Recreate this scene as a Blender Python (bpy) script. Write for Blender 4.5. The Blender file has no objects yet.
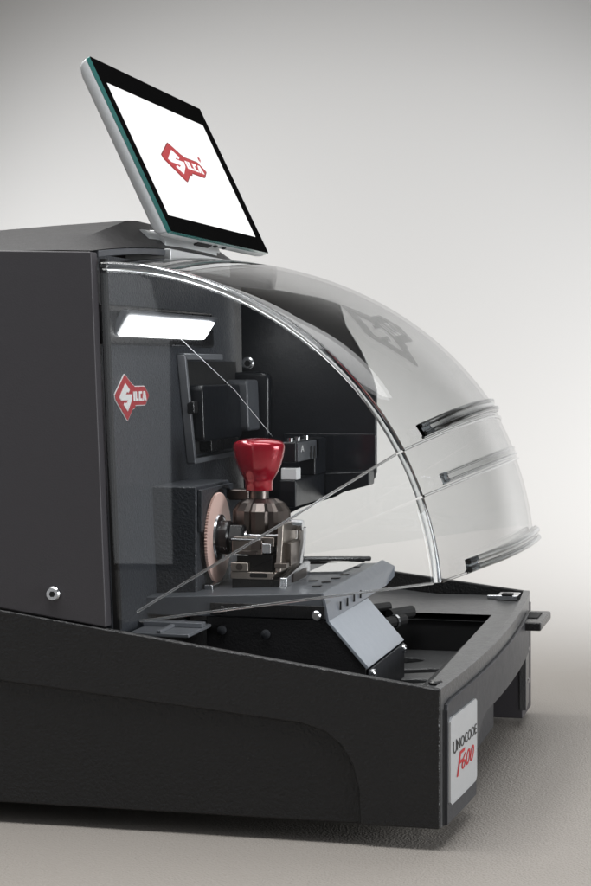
import bpy, bmesh, math
from mathutils import Vector, Matrix
from math import sin, cos, pi, radians

# ------------------------------------------------------------------ camera, world, lights
sc = bpy.context.scene
C = sc.collection
TH = radians(13.83)
RIGHT = Vector((cos(TH), sin(TH), 0)); VIEW = Vector((-sin(TH), cos(TH), 0)); UP = Vector((0, 0, 1))
CAM = Vector((.1664, -1.0094, .254))
cd = bpy.data.cameras.new('camera'); cam = bpy.data.objects.new('camera', cd); C.objects.link(cam)
cam.location = CAM
cam.rotation_euler = (radians(90), 0, TH)
cd.sensor_fit = 'VERTICAL'; cd.sensor_height = 36; cd.lens = 1867 / 886 * 36
cd.shift_y = -78 / 886
cd.clip_start = .01; cd.clip_end = 100
sc.camera = cam

def at(right, up, depth):            # a spot in the studio, in metres from the tripod
    return Vector((CAM.x, CAM.y, 0)) + RIGHT * right + VIEW * depth + UP * up

w = bpy.data.worlds.new('World'); sc.world = w; w.use_nodes = True
w.node_tree.nodes['Background'].inputs[0].default_value = (.93, .96, 1, 1)
w.node_tree.nodes['Background'].inputs[1].default_value = .085

def area(name, loc, target, sx, sy, power, col=(1, 1, 1), spread=180):
    d = bpy.data.lights.new(name, 'AREA'); d.shape = 'RECTANGLE'; d.size = sx; d.size_y = sy
    d.energy = power; d.color = col; d.spread = radians(spread)
    o = bpy.data.objects.new(name, d); C.objects.link(o); o.location = loc
    o.rotation_euler = (Vector(target) - Vector(loc)).to_track_quat('-Z', 'Y').to_euler()
    return o
def spot(name, loc, target, power, angle, blend, size=.1, col=(1, 1, 1)):
    d = bpy.data.lights.new(name, 'SPOT'); d.energy = power; d.spot_size = radians(angle); d.spot_blend = blend
    d.shadow_soft_size = size; d.color = col
    o = bpy.data.objects.new(name, d); C.objects.link(o); o.location = loc
    o.rotation_euler = (Vector(target) - Vector(loc)).to_track_quat('-Z', 'Y').to_euler()
    return o
area('key_softbox', (-.95, .2, 1.35), (-.2, -.1, .0), .8, .7, 6, (1, .985, .955), 110)
area('side_softbox', (-.96, -1.2, .52), (-.83, .0, .44), .80, 1.05, 2.1, (.93, .96, 1))
area('right_softbox', (1.35, -.05, .30), (-.1, .15, .14), .8, .5, 3.6, (.97, .985, 1), 75)
area('back_softbox', at(.12, 1.20, 1.95), (-.1, .2, .12), 1.7, 1.15, 5.2, (1, 1, 1), 110)
area('top_strip', (-.15, -.22, 1.25), (-.15, -.05, .1), 1.3, .32, 5, (1, 1, 1), 100)
spot('backdrop_lamp', at(.78, .30, 1.45), at(.08, .23, 2.25), 84, 82, 1.0, .12, (.825, .89, .97))
spot('backdrop_fill_lamp', at(-.75, .55, 1.55), at(.12, .24, 2.25), 84, 66, 1.0, .12, (.825, .89, .97))

sc.view_settings.view_transform = 'Standard'; sc.view_settings.look = 'None'
sc.view_settings.exposure = 0; sc.view_settings.gamma = 1
sc.cycles.use_denoising = True
sc.cycles.max_bounces = 14; sc.cycles.transparent_max_bounces = 32; sc.cycles.transmission_bounces = 10
sc.cycles.glossy_bounces = 6; sc.cycles.sample_clamp_indirect = 6

# ------------------------------------------------------------------ materials
def mat(name, col, rough=.5, metal=0., bump=None, spec=.5, coat=0., var=0., emit=None, estr=0.):
    m = bpy.data.materials.new(name); m.use_nodes = True
    nt = m.node_tree; n = nt.nodes; b = n['Principled BSDF']
    b.inputs['Base Color'].default_value = (*col, 1); b.inputs['Roughness'].default_value = rough
    b.inputs['Metallic'].default_value = metal; b.inputs['Specular IOR Level'].default_value = spec
    b.inputs['Coat Weight'].default_value = coat; b.inputs['Coat Roughness'].default_value = .08
    tc = n.new('ShaderNodeTexCoord')
    if emit:
        b.inputs['Emission Color'].default_value = (*emit, 1); b.inputs['Emission Strength'].default_value = estr
    if bump:                                     # (scale, strength, distance)
        nz = n.new('ShaderNodeTexNoise'); nz.inputs['Scale'].default_value = bump[0]
        nz.inputs['Detail'].default_value = 2.5; nz.inputs['Roughness'].default_value = .55
        nt.links.new(tc.outputs['Object'], nz.inputs['Vector'])
        bp = n.new('ShaderNodeBump'); bp.inputs['Strength'].default_value = bump[1]; bp.inputs['Distance'].default_value = bump[2]
        nt.links.new(nz.outputs['Fac'], bp.inputs['Height']); nt.links.new(bp.outputs['Normal'], b.inputs['Normal'])
    # a little wear in the gloss of every surface
    n2 = n.new('ShaderNodeTexNoise'); n2.inputs['Scale'].default_value = 160; n2.inputs['Detail'].default_value = 6
    nt.links.new(tc.outputs['Object'], n2.inputs['Vector'])
    mr = n.new('ShaderNodeMapRange'); mr.inputs['From Min'].default_value = .3; mr.inputs['From Max'].default_value = .7
    mr.inputs['To Min'].default_value = max(0, rough - .025); mr.inputs['To Max'].default_value = min(1, rough + .03)
    nt.links.new(n2.outputs['Fac'], mr.inputs['Value']); nt.links.new(mr.outputs['Result'], b.inputs['Roughness'])
    return m

M = {}
M['black_coat'] = mat('textured_black_coat', (.0075, .0075, .0082), .42, bump=(560, .6, .0016))
M['base_coat'] = mat('lower_black_coat', (.005, .005, .0055), .46, bump=(560, .6, .0016))
M['skin_coat'] = mat('smooth_black_coat', (.011, .0105, .0115), .46, bump=(700, .3, .001))
M['cab'] = mat('cabinet_coat', (.050, .047, .053), .5, bump=(900, .12, .0006))
M['frame'] = mat('grey_frame_coat', (.07, .075, .085), .38, bump=(900, .12, .0006))
M['wall'] = mat('interior_grey_coat', (.030, .034, .041), .40, bump=(560, .6, .0016))
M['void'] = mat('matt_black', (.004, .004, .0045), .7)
M['dark'] = mat('dark_panel', (.0055, .0068, .0095), .33, bump=(700, .12, .0006))
M['gloss'] = mat('glossy_black', (.012, .013, .016), .13)
M['front'] = mat('front_grey_coat', (.03, .032, .037), .42, bump=(800, .18, .0008))
M['tray'] = mat('tray_coat', (.075, .076, .078), .30, bump=(620, .35, .0012))
M['table'] = mat('table_grey_coat', (.095, .103, .116), .34, bump=(900, .1, .0005))
M['wing'] = mat('wing_grey_coat', (.27, .295, .33), .34, bump=(900, .12, .0005))
M['side_grey'] = mat('side_plate_coat', (.16, .175, .20), .34, bump=(900, .12, .0005))
M['steel'] = mat('bright_steel', (.62, .63, .65), .22, 1)
M['polish'] = mat('polished_steel', (.92, .92, .92), .05, 1)
M['gun'] = mat('brown_steel', (.22, .19, .17), .32, 1, bump=(1500, .15, .0003))
M['tan'] = mat('tan_steel', (.42, .37, .33), .36, 1, bump=(1500, .15, .0003))
M['bur'] = mat('burnished_steel', (.15, .128, .118), .34, 1)
M['alu'] = mat('silver_aluminium', (.72, .74, .75), .36, .35, bump=(1500, .06, .0003))
M['plastic'] = mat('black_plastic', (.01, .01, .011), .28)
M['red'] = mat('red_lacquer', (.43, .003, .02), .2, .3, coat=1.0)
M['copper'] = mat('copper_disc', (.86, .60, .53), .40, .2, bump=(1200, .2, .0004))
M['rail'] = mat('satin_grey_edge', (.22, .23, .25), .3, .4)
M['screen'] = mat('lit_screen', (.02, .02, .02), .2, emit=(1, 1, 1), estr=.97)
M['lampface'] = mat('lamp_diffuser', (.8, .8, .8), .4, emit=(.97, .99, 1), estr=8)
M['bezel'] = mat('black_bezel_glass', (.004, .004, .004), .5, spec=0)
M['teal'] = mat('glass_edge_teal', (.02, .16, .145), .15)
M['logo_red'] = mat('printed_red', (.38, .004, .010), .4)
M['logo_dark_red'] = mat('printed_dark_red', (.2, .004, .008), .4)
M['screen_red'] = mat('screen_red', (.02, .0, .0), .3, emit=(.43, .003, .010), estr=1)
M['screen_dark'] = mat('screen_dark_red', (.02, .0, .0), .3, emit=(.17, .002, .005), estr=1)
M['print_white'] = mat('printed_white', (.75, .75, .75), .4)
M['print_black'] = mat('printed_black', (.012, .012, .012), .4)
M['plate'] = mat('brushed_name_plate', (.60, .62, .64), .36, .6, bump=(1800, .08, .0003))
M['white_block'] = mat('white_plastic', (.72, .73, .74), .4)

def clear_mat(name, ior, tint=(1, 1, 1), rough=0.):
    m = bpy.data.materials.new(name); m.use_nodes = True; nt = m.node_tree; n = nt.nodes
    n.remove(n['Principled BSDF']); out = n['Material Output']
    geo = n.new('ShaderNodeNewGeometry'); mx = n.new('ShaderNodeMix'); mx.data_type = 'FLOAT'
    mx.inputs[2].default_value = ior; mx.inputs[3].default_value = 1 / ior
    nt.links.new(geo.outputs['Backfacing'], mx.inputs[0])
    fr = n.new('ShaderNodeFresnel'); nt.links.new(mx.outputs[0], fr.inputs['IOR'])
    tr = n.new('ShaderNodeBsdfTransparent'); tr.inputs[0].default_value = (*tint, 1)
    gl = n.new('ShaderNodeBsdfGlossy'); gl.inputs['Roughness'].default_value = rough
    ms = n.new('ShaderNodeMixShader')
    nt.links.new(fr.outputs[0], ms.inputs[0]); nt.links.new(tr.outputs[0], ms.inputs[1]); nt.links.new(gl.outputs[0], ms.inputs[2])
    nt.links.new(ms.outputs[0], out.inputs['Surface'])
    return m
M['clear'] = clear_mat('clear_acrylic_sheet', 1.48, (.985, .99, .99), .015)
def glass_mat(name, col, rough=.03, ior=1.49):
    m = bpy.data.materials.new(name); m.use_nodes = True; b = m.node_tree.nodes['Principled BSDF']
    b.inputs['Base Color'].default_value = (*col, 1); b.inputs['Transmission Weight'].default_value = 1
    b.inputs['Roughness'].default_value = rough; b.inputs['IOR'].default_value = ior
    return m
M['clear_front'] = clear_mat('clear_acrylic_front', 1.6, (.985, .99, .99), .02)
M['acrylic'] = glass_mat('solid_acrylic', (.93, .95, .96))
M['edge'] = glass_mat('acrylic_edge', (.97, .98, .98), .25)
def veil_mat(name, col, amount):
    m = bpy.data.materials.new(name); m.use_nodes = True; nt = m.node_tree; n = nt.nodes; b = n['Principled BSDF']
    b.inputs['Base Color'].default_value = (*col, 1); b.inputs['Roughness'].default_value = .5
    b.inputs['Alpha'].default_value = amount
    return m
M['acrylic_dark'] = glass_mat('smoked_acrylic_end', (.42, .46, .50))
M['etch'] = veil_mat('etched_grey', (.03, .03, .03), .20)

# sweep: warm grey leather-grained vinyl
def sweep_mat():
    m = bpy.data.materials.new('grained_vinyl'); m.use_nodes = True; nt = m.node_tree; n = nt.nodes; b = n['Principled BSDF']
    tc = n.new('ShaderNodeTexCoord')
    v = n.new('ShaderNodeTexVoronoi'); v.inputs['Scale'].default_value = 800; v.feature = 'SMOOTH_F1'
    z = n.new('ShaderNodeTexNoise'); z.inputs['Scale'].default_value = 620; z.inputs['Detail'].default_value = 3
    nt.links.new(tc.outputs['Object'], v.inputs['Vector']); nt.links.new(tc.outputs['Object'], z.inputs['Vector'])
    mx = n.new('ShaderNodeMath'); mx.operation = 'ADD'
    nt.links.new(v.outputs['Distance'], mx.inputs[0]); nt.links.new(z.outputs['Fac'], mx.inputs[1])
    bp = n.new('ShaderNodeBump'); bp.inputs['Strength'].default_value = .55; bp.inputs['Distance'].default_value = .0010
    sx = n.new('ShaderNodeVectorMath'); sx.operation = 'DOT_PRODUCT'; sx.inputs[1].default_value = VIEW      # the grain fades out towards the back
    nt.links.new(tc.outputs['Object'], sx.inputs[0])
    mr = n.new('ShaderNodeMapRange'); mr.inputs['From Min'].default_value = CAM.dot(VIEW) + 1.35; mr.inputs['From Max'].default_value = CAM.dot(VIEW) + 1.65
    mr.inputs['To Min'].default_value = .45; mr.inputs['To Max'].default_value = 0
    nt.links.new(sx.outputs['Value'], mr.inputs['Value']); nt.links.new(mr.outputs['Result'], bp.inputs['Strength'])
    nt.links.new(mx.outputs[0], bp.inputs['Height']); nt.links.new(bp.outputs['Normal'], b.inputs['Normal'])
    b.inputs['Base Color'].default_value = (.29, .268, .244, 1); b.inputs['Roughness'].default_value = .6
    b.inputs['Specular IOR Level'].default_value = .3
    return m
M['floor'] = sweep_mat()
M['backdrop'] = mat('white_backdrop_paper', (.83, .825, .82), .9, spec=.1)

# ------------------------------------------------------------------ mesh helpers
ROOT = None
class MB:
    def __init__(s): s.bm = bmesh.new()
    def face(s, pts):
        try: return s.bm.faces.new([s.bm.verts.new(p) for p in pts])
        except ValueError: return None
    def box(s, x0, x1, y0, y1, z0, z1):
        return s.prism([(x0, z0), (x1, z0), (x1, z1), (x0, z1)], y0, y1)
    def prism(s, pts, a0, a1, axis='y', f=None):
        """polygon pts extruded along an axis: y -> pts are (x,z); x -> (y,z); z -> (x,y); or map f(u,v,t)"""
        if f is None:
            f = {'y': lambda p, q, t: (p, t, q), 'x': lambda p, q, t: (t, p, q), 'z': lambda p, q, t: (p, q, t)}[axis]
        A = [s.bm.verts.new(f(p, q, a0)) for p, q in pts]; B = [s.bm.verts.new(f(p, q, a1)) for p, q in pts]
        n = len(pts)
        s.bm.faces.new(A); s.bm.faces.new(B[::-1])
        for i in range(n):
            j = (i + 1) % n
            s.bm.faces.new((A[j], A[i], B[i], B[j]))
        return s
    def grid(s, rows, closed_u=False, closed_v=False):
        V = [[s.bm.verts.new(p) for p in r] for r in rows]
        nu, nv = len(V), len(V[0])
        for i in range(nu if closed_u else nu - 1):
            for j in range(nv if closed_v else nv - 1):
                s.bm.faces.new((V[i][j], V[(i + 1) % nu][j], V[(i + 1) % nu][(j + 1) % nv], V[i][(j + 1) % nv]))
        return V
    def lathe(s, prof, c, axis='z', n=40, sx=1, sy=1, caps=True):
        """prof: list of (r, h)"""
        c = Vector(c); rows = []
        for r, h in prof:
            row = []
            for k in range(n):
                a = 2 * pi * k / n
                p, q = r * cos(a) * sx, r * sin(a) * sy
                v = {'z': (p, q, h), 'x': (h, p, q), 'y': (p, h, q)}[axis]
                row.append(c + Vector(v))
            rows.append(row)
        V = s.grid(rows, closed_v=True)
        if caps: s.bm.faces.new(V[0]); s.bm.faces.new(V[-1][::-1])
        return s
    def tube(s, path, r, n=10, up=Vector((0, 1, 0))):
        path = [Vector(p) for p in path]; rows = []
        for i, p in enumerate(path):
            t = (path[min(i + 1, len(path) - 1)] - path[max(i - 1, 0)]).normalized()
            u = up - t * up.dot(t)
            if u.length < 1e-4: u = t.orthogonal()
            u.normalize(); v = t.cross(u)
            rr = r(i / (len(path) - 1)) if callable(r) else r
            ra, rb = rr if isinstance(rr, tuple) else (rr, rr)
            rows.append([p + u * ra * cos(2 * pi * k / n) + v * rb * sin(2 * pi * k / n) for k in range(n)])
        V = s.grid(rows, closed_v=True); s.bm.faces.new(V[0]); s.bm.faces.new(V[-1][::-1])
        return s
    def obj(s, name, material, parent=None, bevel=0, smooth=35, seg=2, solid=0):
        bmesh.ops.recalc_face_normals(s.bm, faces=s.bm.faces)
        me = bpy.data.meshes.new(name); s.bm.to_mesh(me); s.bm.free()
        mats = material if isinstance(material, (list, tuple)) else [material]
        for m in mats: me.materials.append(M[m] if isinstance(m, str) else m)
        for p in me.polygons: p.use_smooth = True
        me.set_sharp_from_angle(angle=radians(smooth))
        return link(name, me, parent, bevel, seg, solid)
def link(name, me, parent, bevel=0, seg=2, solid=0):
    o = bpy.data.objects.new(name, me); C.objects.link(o)
    if parent is not None:
        o.parent = parent
        if parent.type == 'EMPTY': o.matrix_parent_inverse = Matrix.Translation(-ROOT.location)
    if solid:
        md = o.modifiers.new('thickness', 'SOLIDIFY'); md.thickness = solid; md.offset = -1; md.use_rim = False
    if bevel:
        md = o.modifiers.new('bevel', 'BEVEL'); md.width = bevel; md.segments = seg; md.limit_method = 'ANGLE'
        md.angle_limit = radians(40); md.harden_normals = True
    return o
def pivot(name, parent):                       # a part that only gathers sub-parts
    o = bpy.data.objects.new(name, None); C.objects.link(o); o.parent = parent
    o.matrix_parent_inverse = Matrix.Translation(-ROOT.location); o.location = ROOT.location; o.empty_display_size = .02
    return o
def flat(polys, f, t0, t1, name, material, parent):   # thin raised shapes; f(u,v,t) -> world
    b = MB()
    for p in polys: b.prism(p, t0, t1, f=f)
    return b.obj(name, material, parent)
def filled(outer, holes, f, t0, t1, name, material, parent, cuts=0):
    """an outline with holes, laid flat, given thickness and mapped by f"""
    cu = bpy.data.curves.new(name, 'CURVE'); cu.dimensions = '2D'; cu.fill_mode = 'BOTH'
    for p in [outer] + holes:
        sp = cu.splines.new('POLY'); sp.points.add(len(p) - 1); sp.use_cyclic_u = True
        for q, (u, v) in zip(sp.points, p): q.co = (u, v, 0, 1)
    to = bpy.data.objects.new(name, cu); C.objects.link(to)
    dg = bpy.context.evaluated_depsgraph_get(); dg.update()
    me = bpy.data.meshes.new_from_object(to.evaluated_get(dg)); bpy.data.objects.remove(to)
    bm = bmesh.new(); bm.from_mesh(me); bpy.data.meshes.remove(me)
    bmesh.ops.remove_doubles(bm, verts=bm.verts, dist=1e-6)
    if cuts:
        bmesh.ops.triangulate(bm, faces=bm.faces)
        for _ in range(cuts): bmesh.ops.subdivide_edges(bm, edges=[e for e in bm.edges if e.calc_length() > .07], cuts=1)
        bmesh.ops.triangulate(bm, faces=bm.faces)
    r = bmesh.ops.extrude_face_region(bm, geom=list(bm.faces))
    top = {e for e in r['geom'] if isinstance(e, bmesh.types.BMVert)}
    for v in bm.verts: v.co = Vector(f(v.co.x, v.co.y, t1 if v in top else t0))
    b = MB(); b.bm.free(); b.bm = bm
    return b.obj(name, material, parent)
def text(name, s, f, material, parent, t=.0002, shear=0., bold=0.):
    """lettering fitted into the unit square and mapped by f(u,v,t)"""
    cu = bpy.data.curves.new(name, 'FONT'); cu.body = s; cu.shear = shear; cu.offset = bold; cu.resolution_u = 4
    to = bpy.data.objects.new(name, cu); C.objects.link(to)
    dg = bpy.context.evaluated_depsgraph_get(); dg.update()
    me = bpy.data.meshes.new_from_object(to.evaluated_get(dg)); bpy.data.objects.remove(to)
    xs = [v.co.x for v in me.vertices]; ys = [v.co.y for v in me.vertices]
    x0, x1, y0, y1 = min(xs), max(xs), min(ys), max(ys)
    bm = bmesh.new(); bm.from_mesh(me); bpy.data.meshes.remove(me)
    r = bmesh.ops.extrude_face_region(bm, geom=list(bm.faces))
    top = {e for e in r['geom'] if isinstance(e, bmesh.types.BMVert)}
    for v in bm.verts:
        v.co = Vector(f((v.co.x - x0) / (x1 - x0), (v.co.y - y0) / (y1 - y0), t if v in top else 0.))
    b = MB(); b.bm.free(); b.bm = bm
    return b.obj(name, material, parent)
def lerp(a, b, t): return a + (b - a) * t
def interp(xs, ys, x):
    if x <= xs[0]: return ys[0]
    for i in range(len(xs) - 1):
        if x <= xs[i + 1]: return lerp(ys[i], ys[i + 1], (x - xs[i]) / (xs[i + 1] - xs[i]))
    return ys[-1]
def rrect(u0, u1, v0, v1, r, n=6):
    pts = []
    for cx, cy, a0 in ((u1 - r, v0 + r, -90), (u1 - r, v1 - r, 0), (u0 + r, v1 - r, 90), (u0 + r, v0 + r, 180)):
        for k in range(n + 1):
            a = radians(a0 + 90 * k / n); pts.append((cx + r * cos(a), cy + r * sin(a)))
    return pts

# ------------------------------------------------------------------ studio sweep
GZ = -.012
def sweep():
    R = .60; D = 1.62
    rows = [(d, GZ) for d in (-1.5, 0, .6, 1.0, 1.3, 1.5)]
    rows += [(D + R * sin(radians(a)), GZ + R * (1 - cos(radians(a)))) for a in range(0, 91, 5)] + [(D + R, 3.2)]
    for name, part in (('floor', rows[:7]), ('backdrop', rows[6:])):
        b = MB(); b.grid([[at(x, z, d) for x in (-3, -1, 0, 1, 3)] for d, z in part])
        o = b.obj(name, 'floor'); o['kind'] = 'structure'
sweep()

# ------------------------------------------------------------------ the machine
W = .42
ROOT = bpy.data.objects.new('key_cutting_machine', None); C.objects.link(ROOT)
ROOT.location = (-.2, W / 2, GZ); ROOT.empty_display_size = .1
ROOT['label'] = 'black bench key cutting machine with clear domed visor, red clamp knob and tilted touchscreen'
ROOT['category'] = 'key machine'
def fx(y): return -.001 + .0085 * (1 - ((y - W / 2) / (W / 2)) ** 2)     # bowed front
def rim_near(x): return .0765 - .138 * x
def rim_far(x): return .0815 - .12 * x
def ztop(y): return lerp(.0765, .0815, y / W)

# --- base
b = MB()
b.prism([(-.45, .0), (-.0008, .0), (-.0008, .0765), (-.2584, .1121), (-.45, .1385)], .0024, .0055)
b.prism([(-.45, .0), (-.004, .0), (-.004, .0815), (-.45, .1355)], W - .004, W)
b.box(-.45, -.03, .005, W - .004, .0, .004)
b.box(-.30, -.2, .005, W - .004, .004, .09)
base = b.obj('base_body', 'base_coat', ROOT, bevel=.0012)
seam = [(-.45, .0885), (-.2584, .0709), (-.0795, .0545), (-.0655, .0505), (-.0560, .0430), (-.0500, .0330), (-.0465, .0200), (-.0455, .0)]
b = MB(); b.prism(seam + [(-.0008, .0), (-.0008, .0765), (-.2584, .1121), (-.45, .1385)], .0, .0024)
b.obj('side_skin', 'black_coat', base, bevel=.0015)
for x, y in ((-.40, .09), (-.40, W - .06), (-.075, .10), (-.075, W - .06)):
    MB().lathe([(.016, GZ), (.018, GZ + .003), (.018, .0)], (x, y, 0)).obj('rubber_foot', 'plastic', base)
# --- bowed front wall with its arch
def zb(y):
    if y <= .086: return 0.
    if y <= .363: return min(.0435, .022 + .0225 * math.sqrt(max(0, 1 - max(0, (.135 - y) / .049) ** 2)))
    return 0.
ysA = [.0026, .02, .04, .06, .0858, .0862, .088, .091, .095, .1, .108, .118, .13, .15, .17, .19, .21, .24, .27, .3, .33, .345, .3628, .3632, .38, .4, W - .0003]
b = MB()
fr = lambda d: [[(fx(y) - d, y, zb(y)) for y in ysA], [(fx(y) - d, y, ztop(y)) for y in ysA]]
o_, i_ = fr(0), fr(.005)
b.grid([o_[0], o_[1], i_[1], i_[0]], closed_u=True)
b.face([o_[0][0], o_[1][0], i_[1][0], i_[0][0]]); b.face([o_[0][-1], o_[1][-1], i_[1][-1], i_[0][-1]])
front = b.obj('front_wall', 'tray', ROOT, bevel=.0011)
# raised grey front panel
ysB = [y for y in ysA if .012 < y < .36]; ysB = [.009, .0105] + ysB + [.3595]
def pt(y): return ztop(y) - .0085 - (.0045 if y < .0095 else .0012 if y < .011 else 0)
b = MB()
pr = lambda d: [[(fx(y) + d, y, zb(y) + (.0005 if zb(y) == 0 else 0)) for y in ysB], [(fx(y) + d, y, pt(y)) for y in ysB]]
o_, i_ = pr(.0022), pr(.0)
b.grid([o_[0], o_[1], i_[1], i_[0]], closed_u=True)
b.face([o_[0][0], o_[1][0], i_[1][0], i_[0][0]]); b.face([o_[0][-1], o_[1][-1], i_[1][-1], i_[0][-1]])
b.obj('front_panel', 'front', ROOT, bevel=.0006)
# groove behind the panel edge
b = MB(); b.grid([[(fx(y) + .0004, y, .0) for y in (.0068, .0078, .0088)], [(fx(y) + .0004, y, .0640) for y in (.0068, .0078, .0088)]])
b.obj('panel_groove', 'void', front)
# recessed inner front and far leg
b = MB(); b.box(-.016, -.0118, .05, .296, .0, .05); b.obj('inner_front', 'front', ROOT, bevel=.0006)
b = MB(); b.box(-.05, .0005, .3635, W - .0045, -.006, .074)
leg = b.obj('corner_leg', 'cab', ROOT, bevel=.0008)
for z in (.018, .042, .058):
    MB().lathe([(.0022, .0005), (.0022, .0018), (.0012, .0024)], (0, .387, z), 'x', 14).obj('screw', 'steel', leg)

# --- name plate with lettering
plate_f = lambda u, v, t: (fx(lerp(.0115, .0815, u)) + .0022 + t, lerp(.0115, .0815, u), lerp(.0105, .0587, v))
b = MB(); us = [0, .05, .12, .3, .5, .7, .88, .95, 1]
def edge(u, s):
    d = min(u, 1 - u); r = .06
    return (r - math.sqrt(max(0, r * r - (r - d) ** 2))) * .7 if d < r else 0
rows = []
for t in (0, .0012):
    rows.append(([plate_f(u, edge(u, 0), t) for u in us], [plate_f(u, 1 - edge(u, 1), t) for u in us]))
(l0, h0), (l1, h1) = rows
b.grid([l0, h0, h1, l1], closed_u=True)
b.face([l0[0], h0[0], h1[0], l1[0]]); b.face([l0[-1], h0[-1], h1[-1], l1[-1]])
plate = b.obj('name_plate', 'plate', ROOT)
def pbox(u0, u1, v0, v1): return lambda u, v, t: plate_f(lerp(u0, u1, u), lerp(v0, v1, v), .0013 + t)
text('lettering', 'U', pbox(.08, .2, .565, .715), 'print_black', plate)
text('lettering', 'NOCODE', pbox(.215, .965, .575, .695), 'print_black', plate)
text('lettering', 'F', pbox(.2, .5, .27, .535), 'logo_red', plate, shear=.35)
text('lettering', '600', pbox(.38, .86, .30, .475), 'logo_red', plate, shear=.3)

# --- chip tray
def zl(y): return .0750 + .0027 * y / W
b = MB()
ys = [.005 + (W - .009 - .0045) * k / 20 for k in range(21)]
for z0, z1 in ((0, 0),):
    rows = [[(-.018 - .003 * y / .34 if y < .344 else -.20, y, zl(y) + d) for y in ys] for d in (0, -.004)]
    out = [[(fx(y) - .0056, y, zl(y) + d) for y in ys] for d in (0, -.004)]
ysn = [.005 + (.3075 - .005) * k / 16 for k in range(17)]
inn = lambda y: -.0113 - .0130 * y
b.grid([[(inn(y), y, zl(y)) for y in ysn], [(fx(y) - .0052, y, zl(y)) for y in ysn],
        [(fx(y) - .0052, y, zl(y) - .005) for y in ysn], [(inn(y), y, zl(y) - .005) for y in ysn]], closed_u=True)
ysf = [.3077 + (W - .0045 - .3077) * k / 6 for k in range(7)]
b.grid([[(-.19, y, zl(y) + .012) for y in ysf], [(-.085, y, zl(y) + .001) for y in ysf], [(-.072, y, zl(y)) for y in ysf], [(fx(y) - .0052, y, zl(y)) for y in ysf],
        [(fx(y) - .0052, y, zl(y) - .005) for y in ysf], [(-.19, y, zl(y) - .005) for y in ysf]], closed_u=True)
for ya in (.005, .3425):
    pass
tray = b.obj('chip_tray', 'tray', ROOT, bevel=.0008)
b = MB()                                           # pit walls and floor
b.box(-.19, -.0205, .3095, .313, .02, .0715)
b.prism([(.006, .02), (.3095, .02), (.3095, .0705), (.006, .0695)], -.0195, -.0165, 'x')
b.box(-.19, -.0195, .006, .3095, .02, .024)
b.obj('tray_pit', 'void', tray)
def slot(x0, y0, x1, y1, r):
    a = math.atan2(y1 - y0, x1 - x0)
    return [(x0 + r * cos(a + radians(t)), y0 + r * sin(a + radians(t))) for t in range(90, 271, 20)] + [(x1 + r * cos(a + radians(t)), y1 + r * sin(a + radians(t))) for t in range(-90, 91, 20)]
filled([(-.150, .008), (-.0198, .008), (-.0198, .3092), (-.150, .3092)], [slot(-.086, .248, -.066, .262, .0105), slot(-.078, .205, -.045, .222, .0085), slot(-.075, .165, -.047, .178, .0085), slot(-.070, .128, -.045, .139, .008)],
       lambda x, y, t: (x, y, t), .0465, .0503, 'floor_grid', 'tray', tray).modifiers.new('bevel', 'BEVEL').width = .0008
MB().lathe([(.0042, 0), (.0042, .0012), (.003, .0022)], (-.0070, .024, zl(.02) + .0002)).obj('screw', 'plastic', tray)
b = MB(); b.box(-.022, -.006, .385, .407, zl(.39) + .0003, zl(.39) + .004); b.box(-.03, -.02, .392, .4, zl(.39) + .0003, zl(.39) + .003)
b.obj('corner_clip', 'steel', tray, bevel=.0008)
b = MB(); b.box(-.018, -.010, .384, .394, zl(.39) + .0041, zl(.39) + .005); b.obj('clip_slot', 'void', tray)
b = MB(); yg = [.012 + (W - .03) * k / 30 for k in range(31)]
b.grid([[(fx(y) - .0058 + d, y, zl(y) + .0002) for y in yg] for d in (0, .0007)]); b.obj('ledge_groove', 'void', tray)
# hose knobs beside the pit
b = MB()
b.tube([(-.088, .262, .0735), (-.074, .288, .0745)], .0040); b.tube([(-.084, .285, .0775), (-.071, .302, .0785)], .0044)
b.tube([(-.100, .292, .0805), (-.088, .305, .0810)], .0034)
b.obj('hose_coupling', 'void', tray)
b = MB(); b.tube([(-.0795, .2775, .0742), (-.0785, .2793, .0742)], .0050); b.obj('hose_ring', 'steel', tray)

# --- side pull tab at the far front corner
b = MB(); b.box(-.006, .0185, .322, .388, .0645, .0705); tab = b.obj('pull_tab', 'plastic', ROOT, bevel=.0012)
b = MB(); b.box(.0045, .0135, .345, .375, .0706, .0711); b.obj('tab_recess', 'void', tab)

# --- cabinet
b = MB()
b.prism([(-.45, .3255), (-.2034, .3192), (-.1943, .1036), (-.2584, .1125), (-.45, .1390)], .0022, .0125)
cab = b.obj('cabinet', 'cab', ROOT, bevel=.0010)
b = MB(); b.prism([(-.45, .3255), (-.2034, .3192), (-.1943, .1036), (-.2584, .1125), (-.45, .1390)], W - .0125, W - .0022)
b.obj('side_panel', 'cab', cab, bevel=.0010)
MB().lathe([(.0043, .0), (.0043, -.0014), (.0035, -.0024)], (-.2262, .0021, .1222), 'y', 20).obj('screw', 'steel', cab)
MB().lathe([(.0018, -.0024), (.0018, -.0027)], (-.2262, .0021, .1222), 'y', 6).obj('screw_socket', 'void', cab)
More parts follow.
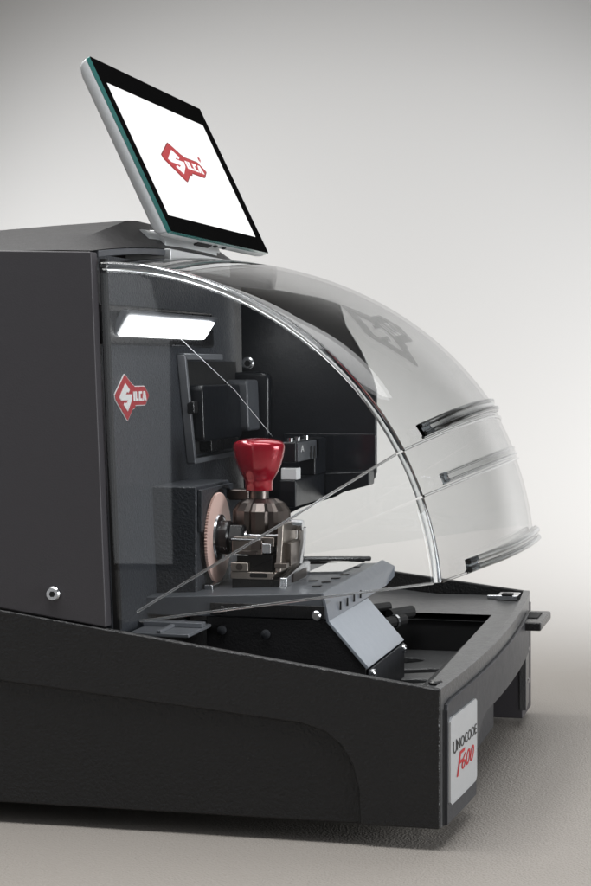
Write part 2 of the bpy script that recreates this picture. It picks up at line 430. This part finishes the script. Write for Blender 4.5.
# crowned front fascia
def zt(y): return .3190 + .011 * (1 - ((y - W / 2) / (W / 2)) ** 2)
ys = [.0128 + (W - .0256) * k / 24 for k in range(25)]
def fz0(y): return .3135 + .0115 * (1 - ((y - W / 2) / (W / 2)) ** 2) ** .6
b = MB(); fa = lambda x: [[(x, y, min(fz0(y), zt(y) - .004)) for y in ys], [(x, y, zt(y)) for y in ys]]
o_, i_ = fa(-.2028), fa(-.2090)
b.grid([o_[0], o_[1], i_[1], i_[0]], closed_u=True); b.face([r[0] for r in o_ + i_[::-1]]); b.face([r[-1] for r in o_ + i_[::-1]])
b.obj('front_fascia', 'frame', cab, bevel=.0008)
# hipped roof
def hz(y, zp): 
    t = min(1, min(y, W - y) / .13); return lerp(.3193, zp, t ** .9)
ys = [.0030 + (W - .006) * k / 24 for k in range(25)]
b = MB()
xr = [(-.2034, None), (-.2235, .3475), (-.27, .3452), (-.45, .3335)]
b.grid([[(x, y, zt(y) + .0004 if zp is None else max(hz(y, zp), zt(y) - .001)) for y in ys] for x, zp in xr] + [[(-.45, y, .29) for y in ys]])
b.obj('roof', 'skin_coat', cab, smooth=20)
# black gasket strip down the opening and inner ledge
b = MB(); b.prism([(-.2022, .3155), (-.1985, .3155), (-.1895, .1010), (-.1935, .1010)], .0126, .0165); b.obj('gasket', 'void', cab)

# --- interior rear wall
def rx(z): return -.2045 + (.3192 - z) * .0418
b = MB(); b.prism([(rx(.3185) , .3185), (rx(.09), .09), (rx(.09) - .006, .09), (rx(.3185) - .006, .3185)], .0128, W - .0128)
rear = b.obj('rear_wall', 'wall', ROOT)
# work lamp
b = MB(); b.prism([(rx(.290) - .001, .2905), (rx(.29) + .0030, .2895), (rx(.267) + .0030, .2665), (rx(.267) - .001, .2655)], .0135, .240)
lamp = b.obj('work_lamp', 'plastic', ROOT, bevel=.0015)
lz0, lz1 = .2712, .2832
lf = lambda u, v, t: (lerp(-.1990, -.1935, v) + t, lerp(lerp(.0375, .043, v), lerp(.212, .2195, v), u), lerp(lz0, lz1, v))
b = MB(); b.prism([(-.03, -.28), (1.03, -.28), (1.035, 1.3), (-.035, 1.3)], -.006, -.0006, f=lf); b.obj('lamp_housing', 'frame', lamp, bevel=.0012)
b = MB(); b.prism(rrect(0, 1, 0, 1, .06), -.0005, .0006, f=lf); b.obj('diffuser', 'lampface', lamp)

# --- logo, drawn once in its own square (u 0..1 to the right, v up)
OUT = [(0, .07), (.015, -.045), (.31, -.475), (.34, -.5), (.365, -.475), (.495, -.27), (.555, -.25), (.575, -.19), (.86, -.195), (.885, -.175), (.995, .01), (.995, .035), (.875, .225), (.85, .238), (.57, .24), (.55, .265), (.51, .285), (.325, .485), (.30, .5), (.28, .48)]
def shrink(p, k, kv=None):
    cx, cy = .42, .0; out = []
    n = len(p)
    for i in range(n):
        a, c_, d = Vector(p[i - 1]), Vector(p[i]), Vector(p[(i + 1) % n])
        t = (d - a).normalized(); nrm = Vector((-t.y, t.x))
        out.append((c_.x + nrm.x * k * .72, c_.y + nrm.y * k))
    return out
SS = [(.30, .345), (.43, .18), (.39, .105), (.345, .14), (.295, .075), (.505, .07), (.48, -.08), (.345, -.335), (.215, -.175), (.26, -.115), (.31, -.155), (.375, -.07), (.145, -.065), (.09, .0)]
LI = [(.515, -.085), (.555, -.085), (.555, .12), (.515, .12)]
LL = [(.57, -.085), (.66, -.085), (.66, -.035), (.612, -.035), (.612, .12), (.57, .12)]
LC = [(.675, -.085), (.765, -.085), (.765, -.035), (.717, -.035), (.717, .07), (.765, .07), (.765, .12), (.675, .12)]
LA1 = [(.778, -.085), (.815, -.085), (.835, .05), (.855, -.085), (.895, -.085), (.86, .12), (.812, .12)]
LA2 = [(.818, -.035), (.852, -.035), (.848, .0), (.822, .0)]
SS = [(.285 + (u - .285) * .88, .005 + (v - .005) * .88) for u, v in SS]
WHITE = [SS, LI, LL, LC, LA1, LA2]
# sticker on the rear wall
sf = lambda u, v, t: (rx(lerp(.2345, .2485, v * 2)) + .0002 + t, lerp(.0335, .0985, u), .2345 + .0283 * v)
st = flat([OUT], sf, 0, .0005, 'logo_sticker', 'print_white', ROOT)
flat([shrink(OUT, .018)], sf, .0005, .0008, 'red_field', 'logo_red', st)
flat(WHITE, sf, .0008, .0011, 'lettering', 'print_white', st)

# --- access frame, covers on the rear wall
def rwp(u, v, t): return (rx(v) + t, u, v)
b = MB()
b.prism([(.160, .261), (.1735, .189), (.1775, .1915), (.165, .257)], .0003, .006, f=rwp)
b.prism([(.160, .2615), (.250, .2615), (.250, .2575), (.165, .2575)], .0003, .006, f=rwp)
b.prism([(.1738, .1885), (.29, .1895), (.29, .193), (.1778, .1922)], .0003, .006, f=rwp)
fr_ = b.obj('access_frame', 'rail', ROOT, bevel=.0006)
b = MB(); b.prism([(.168, .2565), (.1785, .1935), (.30, .1945), (.30, .2565)], .0003, .0012, f=rwp); b.obj('frame_opening', 'void', fr_)
b = MB(); b.prism(rrect(.177, .272, .203, .2405, .004), .0013, .012, f=rwp); cov = b.obj('motor_cover', 'dark', ROOT, bevel=.0015)
b = MB(); b.prism(rrect(.268, .3035, .207, .2435, .004), .0013, .018, f=rwp); b.obj('cover_block', 'frame', cov, bevel=.002)
b = MB(); b.prism(rrect(.20, .262, .1955, .2035, .001), .0013, .010, f=rwp); b.obj('cover_catch', 'plastic', cov, bevel=.0008)
b = MB(); b.prism(rrect(.166, .176, .222, .230, .001), .004, .009, f=rwp); b.obj('frame_clip', 'plastic', fr_, bevel=.0008)
# --- far inner side panel
FP = [(-.1985, .3110), (-.170, .3085), (-.1400, .3030), (-.1249, .2980), (-.1205, .2828), (-.1094, .2648), (-.1010, .2470), (-.0977, .2361), (-.0977, .1760), (-.1278, .1590), (-.1538, .1504), (-.1700, .142), (-.1960, .138)]
b = MB(); b.prism(FP, .3050, .3100); far = b.obj('far_panel', 'dark', ROOT, bevel=.001)
b = MB(); b.prism(rrect(-.166, -.0979, .172, .2045, .002), .3038, .3049); b.obj('panel_lower', 'gloss', far, bevel=.0004)
b = MB(); b.prism(rrect(-.210, -.1752, .1990, .2490, .006), .2965, .3049); b.obj('panel_boss', 'dark', far, bevel=.003)
MB().lathe([(.0046, .3049), (.0046, .3030), (.0036, .3022)], (-.1925, 0, .2552), 'y', 24).obj('screw', 'steel', far)
MB().lathe([(.0024, .3022), (.0024, .3019)], (-.1925, 0, .2552), 'y', 6).obj('screw_socket', 'void', far)

# --- key gauge arm
b = MB()
b.box(-.1425, -.1310, .2000, .2680, .1888, .2025)
b.box(-.1425, -.1310, .2000, .3035, .1590, .1772); b.prism([(-.1310, .1600), (-.0985, .1690), (-.0985, .1790), (-.1310, .1772)], .285, .3035)
b.box(-.1425, -.1310, .2560, .2900, .1772, .2025)
ga = b.obj('gauge_arm', 'dark', ROOT, bevel=.0012)
b = MB(); b.box(-.1312, -.1296, .2010, .2545, .1893, .2020); gp = b.obj('gauge_plate', 'frame', ga, bevel=.0006)
text('lettering', 'A', lambda u, v, t: (-.1295 + t, lerp(.208, .216, u), lerp(.1957, .2000, v)), 'print_white', ga)
for yy in (.237, .247):
    MB().lathe([(.0032, 0), (.0032, .0004)], (-.1296, yy, .1925), 'x', 14).obj('gauge_hole', 'void', ga)
    MB().lathe([(.0020, 0), (.0020, .0005)], (-.1296, yy, .1965), 'x', 14).obj('gauge_hole', 'void', ga)
b = MB(); b.box(-.1415, -.1306, .2005, .2120, .1773, .1850); b.obj('gauge_stop', 'white_block', ga, bevel=.0005)
for yy in (.206, .226, .25):
    MB().lathe([(.0022, .2025), (.0022, .2050)], (-.1365, yy, 0), 'z', 12).obj('gauge_pin', 'steel', ga)

# --- cutter housing and cutter wheel
b = MB()
b.box(-.2, -.1700, .1000, .1750, .1000, .1784)
ch = b.obj('cutter_housing', 'wall', ROOT, bevel=.0012)
b = MB(); b.prism([(.102, .1765), (.173, .1765), (.173, .170), (.165, .1735), (.150, .1748), (.13, .1735), (.115, .166), (.106, .15), (.102, .15)], -.1698, -.1670, 'x')
b.obj('guard_lip', 'wall', ch, bevel=.0006)
b = MB(); b.box(-.1690, -.155, .168, .182, .1655, .1725); b.obj('guard_bracket', 'bur', ch, bevel=.001)
b = MB(); b.box(-.1690, -.1630, .112, .128, .107, .1165); b.obj('scrap_block', 'steel', ch, bevel=.001)
cy, cz = .1345, .1442
b = MB(); T = 88; ring = []
for k in range(T):
    for r, da in ((.0276, 0), (.0285, .6)):
        a = 2 * pi * (k + da) / T; ring.append((cy + r * cos(a), cz + r * sin(a)))
b.prism(ring, -.1668, -.1652, 'x'); wheel = b.obj('cutter_wheel', 'copper', ROOT, smooth=20)
MB().lathe([(.0150, -.1651), (.0146, -.1638), (.0118, -.1630)], (0, cy, cz), 'x', 40).obj('flange_washer', 'steel', wheel)
MB().lathe([(.0108, -.1630), (.0108, -.1580), (.0098, -.1570)], (0, cy, cz), 'x', 36).obj('hub_collar', 'plastic', wheel)
MB().lathe([(.0096, -.1570), (.0096, -.1488), (.0082, -.1476)], (0, cy, cz), 'x', 6).obj('hub_nut', 'plastic', wheel, bevel=.0005)
MB().lathe([(.0048, -.1476), (.0045, -.1464), (.0022, -.1464)], (0, cy, cz), 'x', 20).obj('hub_bolt', 'steel', wheel)
for k in range(10):                                       # engraved marks round the wheel
    a = radians(55 + 9 * k)
# --- work table
b = MB()
b.prism([(-.205, .1115), (-.0850, .1172), (-.0828, .1110), (-.0826, .1016), (-.205, .1010)], .0800, .2600)
tb = b.obj('work_table', 'table', ROOT, bevel=.0008)
b = MB(); b.prism([(-.155, .1098), (-.0835, .1098), (-.0835, .1018), (-.155, .1018)], .0788, .0799); b.obj('table_front', 'plastic', tb, bevel=.0004)
# folded light side plate
b = MB()
sp = [(.0800, -.0848, .1174), (.2600, -.0836, .1190), (.2660, -.0768, .1145), (.2660, -.0768, .1075), (.2600, -.0815, .1015), (.0800, -.0812, .1004), (.0795, -.0828, .1105)]
A = [b.bm.verts.new((x, y, z)) for y, x, z in sp]; B = [b.bm.verts.new((x - .0015, y, z - .0002)) for y, x, z in sp]
b.bm.faces.new(A); b.bm.faces.new(B[::-1])
for i in range(len(A)):
    j = (i + 1) % len(A); b.bm.faces.new((A[j], A[i], B[i], B[j]))
b.obj('side_plate', 'side_grey', tb)
def ztab(x): return lerp(.1115, .1172, (x + .205) / .12) 
def tquad(pts, t0, t1, name, m_, par):
    bb = MB(); bb.prism(pts, t0, t1, f=lambda x, y, t: (x, y, ztab(x) + t)); return bb.obj(name, m_, par)
tquad([(-.1215, .195), (-.0985, .195), (-.0955, .255), (-.1215, .255)], .0002, .0012, 'polished_insert', 'polish', tb)
for x, y in ((-.1075, .150), (-.0975, .118), (-.0965, .140), (-.0955, .162), (-.0945, .184), (-.097, .232)):
    tquad([(x - .0028, y - .002), (x + .0028, y - .002), (x + .0028, y + .0025), (x - .0028, y + .0025)], .0002, .0006, 'scale_mark', 'print_black', tb)
for y in (.112, .132, .152, .172):
    b = MB(); b.box(-.0815, -.0806, y - .0008, y + .0008, .1035, .1085); b.obj('scale_mark', 'print_black', tb)
MB().lathe([(.0030, 0), (.0030, -.0014), (.0022, -.0022)], (-.0885, .0788, .1040), 'y', 16).obj('screw', 'steel', tb)
MB().lathe([(.0026, 0), (.0026, -.0014), (.0018, -.0020)], (-.147, .0788, .1055), 'y', 16).obj('screw', 'plastic', tb)
# chute block under the table
b = MB()
b.prism([(-.158, .1012), (-.0835, .1012), (-.0590, .0735), (-.0578, .050), (-.158, .050)], .0815, .1945)
chute = b.obj('chute_block', 'skin_coat', ROOT, bevel=.0006)
b = MB(); b.prism([(-.0833, .1004), (-.0812, .1008), (-.0568, .0738), (-.0585, .0726)], .0802, .1958); b.obj('chute_plate', 'wing', chute, bevel=.0004)
b = MB(); b.box(-.0578, -.0565, .0815, .1945, .050, .0722); b.obj('chute_end', 'front', chute, bevel=.0004)
for p in ((-.0565, .088, .0690), (-.0565, .189, .0690)):
    MB().lathe([(.0030, 0), (.0030, .0016), (.002, .0024)], p, 'x', 14).obj('screw', 'steel', chute)
for p in ((-.1205, .0815, .0915), (-.1480, .0815, .0930)):
    MB().lathe([(.0028, 0), (.0028, -.0016), (.0018, -.0022)], p, 'y', 14).obj('screw', 'front', chute)
# slide rail behind the near rim
b = MB(); b.box(-.192, -.155, .035, .095, .0945, .0965); b.box(-.192, -.155, .062, .070, .0965, .0995)
b.box(-.175, -.172, .035, .095, .0965, .0985)
b.obj('slide_rail', 'rail', ROOT, bevel=.0005)
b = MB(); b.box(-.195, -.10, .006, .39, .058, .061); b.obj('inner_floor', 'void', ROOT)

# --- clamp
b = MB()
b.box(-.1525, -.1215, .119, .190, .1130, .1200)
clamp = b.obj('clamp', 'plastic', ROOT, bevel=.0006)
b = MB(); b.box(-.1530, -.1255, .1175, .187, .1200, .1246); b.prism([(-.1265, .1200), (-.1225, .1246), (-.1245, .1246), (-.1285, .1200)], .1172, .15)
b.obj('lower_jaw', 'tan', clamp, bevel=.0005)
b = MB(); b.box(-.1525, -.1415, .1168, .132, .1247, .1302); b.obj('jaw_block', 'tan', clamp, bevel=.0005)
MB().lathe([(.0022, 0), (.0022, -.0004)], (-.147, .1168, .1275), 'y', 16).obj('jaw_pin', 'bur', clamp)
b = MB(); b.box(-.1500, -.1270, .1215, .185, .1247, .1350); b.obj('jaw_core', 'void', clamp, bevel=.0005)
b = MB(); b.box(-.1525, -.1330, .1190, .183, .1352, .1442); b.box(-.1525, -.126, .122, .183, .1400, .1460); b.obj('upper_jaw', 'gun', clamp, bevel=.0006)
b = MB(); b.box(-.1325, -.1268, .1165, .133, .1365, .1425); b.obj('jaw_stop', 'steel', clamp, bevel=.0005)
MB().lathe([(.0062, -.1262), (.0062, -.1248), (.0045, -.1240)], (0, .138, .1390), 'x', 24).obj('jaw_dial', 'plastic', clamp)
b = MB(); b.prism([(.119, .1247), (.172, .1247), (.160, .1320), (.157, .1540), (.126, .1540), (.123, .140)], -.1245, -.1210, 'x'); b.obj('jaw_arm', 'tan', clamp, bevel=.0006)
b = MB(); b.prism([(.115, .1130), (.180, .1130), (.180, .1270), (.165, .1270), (.118, .1215)], -.1212, -.1165, 'x'); b.obj('clamp_foot', 'steel', clamp, bevel=.0006)
b = MB(); b.box(-.1164, -.1158, .132, .168, .117, .1225); b.obj('foot_slot', 'bur', clamp)
b = MB(); b.box(-.1528, -.1335, .1184, .1215, .1443, .1450); b.box(-.1528, -.1420, .1184, .121, .1345, .1351); b.obj('jaw_edge', 'steel', clamp, bevel=.0002)
b = MB(); b.box(-.1470, -.1360, .1183, .125, .1352, .1376); b.box(-.1400, -.1335, .1175, .13, .1385, .1445); b.obj('jaw_step', 'bur', clamp, bevel=.0003)
b = MB(); b.prism(rrect(-.1405, -.1290, .1212, .1238, .0012), .1171, .1174); b.obj('jaw_slot', 'void', clamp)
b = MB(); b.box(-.1245, -.1165, .117, .123, .1275, .1305); b.box(-.121, -.117, .130, .160, .1275, .1420); b.obj('clamp_bracket', 'gun', clamp, bevel=.0004)
# faceted head with grooves
b = MB(); rows = []
N = 40
for r, z, g in ((.0195, .1465, 1), (.0200, .1500, 1), (.0200, .1608, 1), (.0158, .1660, .8), (.0105, .1684, 0)):
    row = []
    for k in range(N):
        a = 2 * pi * k / N + pi / 16; oc = cos(pi / 8) / cos((a % (pi / 4)) - pi / 8)
        rr = r * oc - (.0021 * g if k % 5 == 2 else 0); row.append((-.1415 + rr * cos(a) * .97, .15 + rr * sin(a) * .9, z))
    rows.append(row)
V = b.grid(rows, closed_v=True); b.bm.faces.new(V[0]); b.bm.faces.new(V[-1][::-1])
b.obj('clamp_head', 'bur', clamp, smooth=15)
b = MB(); b.lathe([(.0205, .1440), (.0212, .1462), (.0205, .1468)], (-.1415, .15, 0), 'z', 8, .97, .9); b.obj('head_collar', 'steel', clamp, bevel=.0005)
b = MB(); b.tube([(-.196, .152, .2705), (-.170, .185, .238), (-.150, .21, .206)], .00028, 6); b.obj('reflection_streak', 'steel', lamp)  # thin tube added to stand in for a reflection streak below the lamp
# right hand linkage
b = MB(); b.tube([(-.1185, .155, .127), (-.1165, .156, .140), (-.1160, .155, .150)], .0028); b.tube([(-.1245, .150, .152), (-.114, .150, .1515)], .0035)
b.obj('clamp_lever', 'steel', clamp)
b = MB(); b.tube([(-.121, .175, .1275), (-.105, .19, .1265), (-.085, .22, .1240)], .0016); b.tube([(-.118, .185, .126), (-.100, .21, .1240), (-.09, .225, .122)], .0011)
b.obj('cable', 'plastic', clamp)
# stem and knob
MB().lathe([(.0062, .1680), (.0062, .1742)], (-.1432, .15, 0), 'z', 30).obj('knob_stem', 'bur', clamp)
kp = [(.0000, .1733), (.0084, .1734), (.0089, .1740), (.0089, .1790), (.0093, .1802), (.0101, .1815), (.0114, .1836), (.0130, .1866), (.0146, .1905), (.0159, .1950), (.0167, .1992), (.0169, .2014), (.0167, .2030), (.0158, .2043), (.0138, .2054), (.0105, .2063), (.0060, .2069), (.0010, .2071)]
b = MB(); rows = []
for r, z in kp:
    t = max(0, min(1, (z - .179) / .018)); row = []
    sy = lerp(.97, .80, t)
    for k in range(48):
        a = 2 * pi * k / 48; e = 1
        ca, sa = cos(a), sin(a)
        row.append((-.1432 + r * math.copysign(abs(ca) ** e, ca), .15 + r * sy * math.copysign(abs(sa) ** e, sa), z))
    rows.append(row)
V = b.grid(rows[1:], closed_v=True); b.bm.faces.new(V[0]); b.bm.faces.new(V[-1][::-1])
kn = b.obj('clamp_knob', 'red', clamp, smooth=40)

# --- clear visor: three telescoping segments turning on one pivot
PX, PZ = -.19, .105
VY0, VY1 = .010, .392
VC, VH = (VY0 + VY1) / 2, (VY1 - VY0) / 2
def Redge(a): return .189 + .018 * (a - 8) / 85
def RR(y, a):
    bl = .027 - .015 * max(0, (a - 35)) / 58
    t = (y - VC) / VH
    return Redge(a) + bl * (1 - t * t)
def pol(y, a, R): return (PX + R * cos(radians(a)), y, PZ + R * sin(radians(a)))
FIL = .006
def vsec(a, inset=0.):
    """cross section of the visor at angle a: near side, rounded edge, bowed front, far side"""
    pts = [(VY0, .003)]; re = Redge(a) - inset
    pts += [(VY0, lerp(.003, re - FIL, k / 6)) for k in range(1, 7)]
    for k in range(1, 6):
        t = pi / 2 * k / 6; pts.append((VY0 + FIL * (1 - cos(t)), re - FIL + FIL * sin(t) + (RR(VY0 + FIL * (1 - cos(t)), a) - Redge(a)) * sin(t)))
    for k in range(0, 31):
        y = lerp(VY0 + FIL, VY1 - FIL, k / 30); pts.append((y, RR(y, a) - inset))
    half = pts[:12]
    for y, R in half[::-1]: pts.append((2 * VC - y, R))
    return [pol(y, a, R) for y, R in pts]
visor = pivot('visor', ROOT)
for a0, a1, inset in ((31.5, 93.5, 0), (23.3, 31.3, .0006), (8.8, 23.1, .0012)):
    n = max(4, int((a1 - a0) / 2)); b = MB()
    b.grid([vsec(lerp(a0, a1, k / n), inset) for k in range(n + 1)])
    o = b.obj('shield', ['clear', 'clear_front'], visor, solid=.0022)
    for p in o.data.polygons:
        if VY0 + .004 < p.center.y < VY1 - .004: p.material_index = 1
def edge_tube(a0, a1, y, r, name, m_, dR=0.):
    n = max(4, int((a1 - a0) / 3)); b = MB()
    b.tube([pol(y, lerp(a0, a1, k / n), Redge(lerp(a0, a1, k / n)) + dR) for k in range(n + 1)], r, 12); return b.obj(name, m_, visor)
edge_tube(31.5, 94, VY0 + .0022, .0026, 'rounded_edge', 'acrylic', -.0005)
edge_tube(23.4, 31.2, VY0 + .0022, .0022, 'rounded_edge', 'acrylic', -.0008)
edge_tube(8.8, 23.0, VY0 + .0022, .0024, 'rounded_edge', 'acrylic', -.001)
# radial lips where the segments overlap, on the near and far side and across the front
for a, r in ((31.4, .00075), (8.8, .0007)):
    for y in (VY0 - .0006,):
        b = MB(); b.tube([pol(y, a, .014), pol(y, a, Redge(a) - .003)], r, 8); b.obj('segment_lip', 'edge', visor)
for a in (31.4, 23.2, 8.8):
    b = MB(); b.tube([pol(lerp(VY0 + .003, VY1 - .003, k / 30), a, RR(lerp(VY0 + .003, VY1 - .003, k / 30), a) + .0004) for k in range(31)], .0008, 8, Vector((0, 0, 1)))
    b.obj('segment_lip', 'acrylic', visor)
# grips: bars standing off the front of each segment
def grip(a, y0, y1, out, th, body, rail, r):
    rows = []; n = 30; da = math.degrees(th / .2)
    for k in range(n + 1):
        s = k / n; y = lerp(y0, y1, s); rise = min(1, s / .35, (1 - s) / .10); rise = rise * rise * (3 - 2 * rise)
        R0 = RR(y, a) + .0006; o1 = .0020 + out * rise
        rows.append([pol(y, a, R0), pol(y, a, R0 + o1 * .8), pol(y, a + da * .15, R0 + o1), pol(y, a + da * .8, R0 + o1), pol(y, a + da, R0 + o1 * .8), pol(y, a + da, R0)])
    b = MB(); V = b.grid(rows, closed_v=True); b.bm.faces.new(V[-1]); b.bm.faces.new(V[0][::-1])
    g = b.obj('grip', body, visor, smooth=50)
    for j in (2, 3):
        b = MB(); b.tube([p[j] for p in rows], r, 10, Vector((0, 0, 1))); b.obj('grip_rail', rail, visor)
    b = MB(); b.tube([p[0] for p in rows], r * .6, 8, Vector((0, 0, 1))); b.obj('grip_rail', rail, visor)
    b = MB(); k1 = 2 if out > .002 else 1
    A = [b.bm.verts.new(p) for p in rows[0]]; B = [b.bm.verts.new(p) for p in rows[k1]]; b.bm.faces.new(A); b.bm.faces.new(B[::-1])
    for i in range(6): b.bm.faces.new((A[i], A[(i + 1) % 6], B[(i + 1) % 6], B[i]))
    b.obj('grip_end', 'acrylic_dark', visor)
grip(32.0, .043, .240, .0022, .0078, 'acrylic', 'acrylic', .0016)
grip(23.8, .042, .235, .0004, .0060, 'clear', 'acrylic', .0007)
grip(9.0, .047, .240, .0026, .0070, 'clear', 'acrylic', .0018)
# logo etched in the top of the visor
ef = lambda u, v, t: pol(lerp(.083, .162, u), 51.3 + 16.2 * v, RR(lerp(.083, .162, u), 51.3 + 16.2 * v) + .0004 + t)
filled(OUT, [SS, LI, LL, LC, LA1], ef, 0, .0002, 'etched_emblem', 'etch', visor, cuts=4)

# --- touchscreen
A_ = Vector((-.0224, .9997, .0061)); C_ = Vector((.4514, -.0728, -.8894)); N_ = A_.cross(C_).normalized()
TL = Vector((-.23336, .08107, .44506)); MW, MH = .2559, .12352
mf = lambda u, v, t: tuple(TL + A_ * u + C_ * v + N_ * t)          # u along, v down, t into the housing
b = MB(); prof = [(.0, .0030, .0016), (.0004, .0062, .0022), (.0018, .0090, .003), (.0045, .0108, .005)]
rows = []
for ins, t, r in [(.0, .0028, .0014)] + prof:
    rows.append([mf(u, v, t) for u, v in rrect(ins, MW - ins, ins, MH - ins, max(.0015, r))])
V = b.grid(rows, closed_v=True); b.bm.faces.new(V[0]); b.bm.faces.new(V[-1][::-1])
mon = b.obj('touchscreen', 'alu', ROOT, smooth=50)
b = MB(); b.prism(rrect(0, MW, 0, MH, .0012), .0, .0026, f=mf); gl_ = b.obj('cover_glass', ['teal', 'bezel'], mon)
for p in gl_.data.polygons:
    if abs(p.normal.dot(N_)) > .95: p.material_index = 1
b = MB(); b.prism([(.0117, .0175), (.2365, .0172), (.2352, .1113), (.0114, .1115)], -.0003, -.0001, f=mf); b.obj('display', 'screen', mon)
lf2 = lambda u, v, t: mf(.0640 + .1098 * u, .0645 - .0300 * v, -t)
flat([OUT], lf2, .0004, .0005, 'logo', 'screen_dark', mon)
flat([shrink(OUT, .022)], lf2, .0006, .0007, 'logo', 'screen_red', mon)
flat(WHITE, lf2, .0008, .0009, 'logo_lettering', 'screen', mon)
text('logo_lettering', '\u00ae', lambda u, v, t: lf2(lerp(.93, .98, u), lerp(.27, .42, v), .0004 + t), 'screen_red', mon)
for u in (.118, .140):
    b = MB(); b.prism(rrect(u, u + .006, .0, .0012, .0005), .0042, .0062, f=lambda p, q, t: mf(p, MH + q - .0006, t)); b.obj('screw_slot', 'void', mon)
b = MB(); b.prism(rrect(.078, .112, .0, .0012, .0005), .0050, .0085, f=lambda p, q, t: mf(p, MH + q - .0008, t)); b.obj('cable_slot', 'void', mon)
b = MB(); b.prism([(-.2300, .3300), (-.2010, .3275), (-.2008, .3200), (-.2300, .3200)], .1392, .2800)
b.prism([(-.2060, .3290), (-.1990, .3290), (-.1990, .3170), (-.2020, .3170)], .1390, .2802)
br = b.obj('screen_bracket', 'alu', ROOT, bevel=.0008)
MB().tube([(-.2150, .128, .336), (-.2150, .290, .336)], .0050, 16).obj('hinge_rod', 'alu', br)
b = MB(); b.box(-.222, -.206, .15, .27, .3305, .342); b.obj('hinge_block', 'alu', br, bevel=.001)
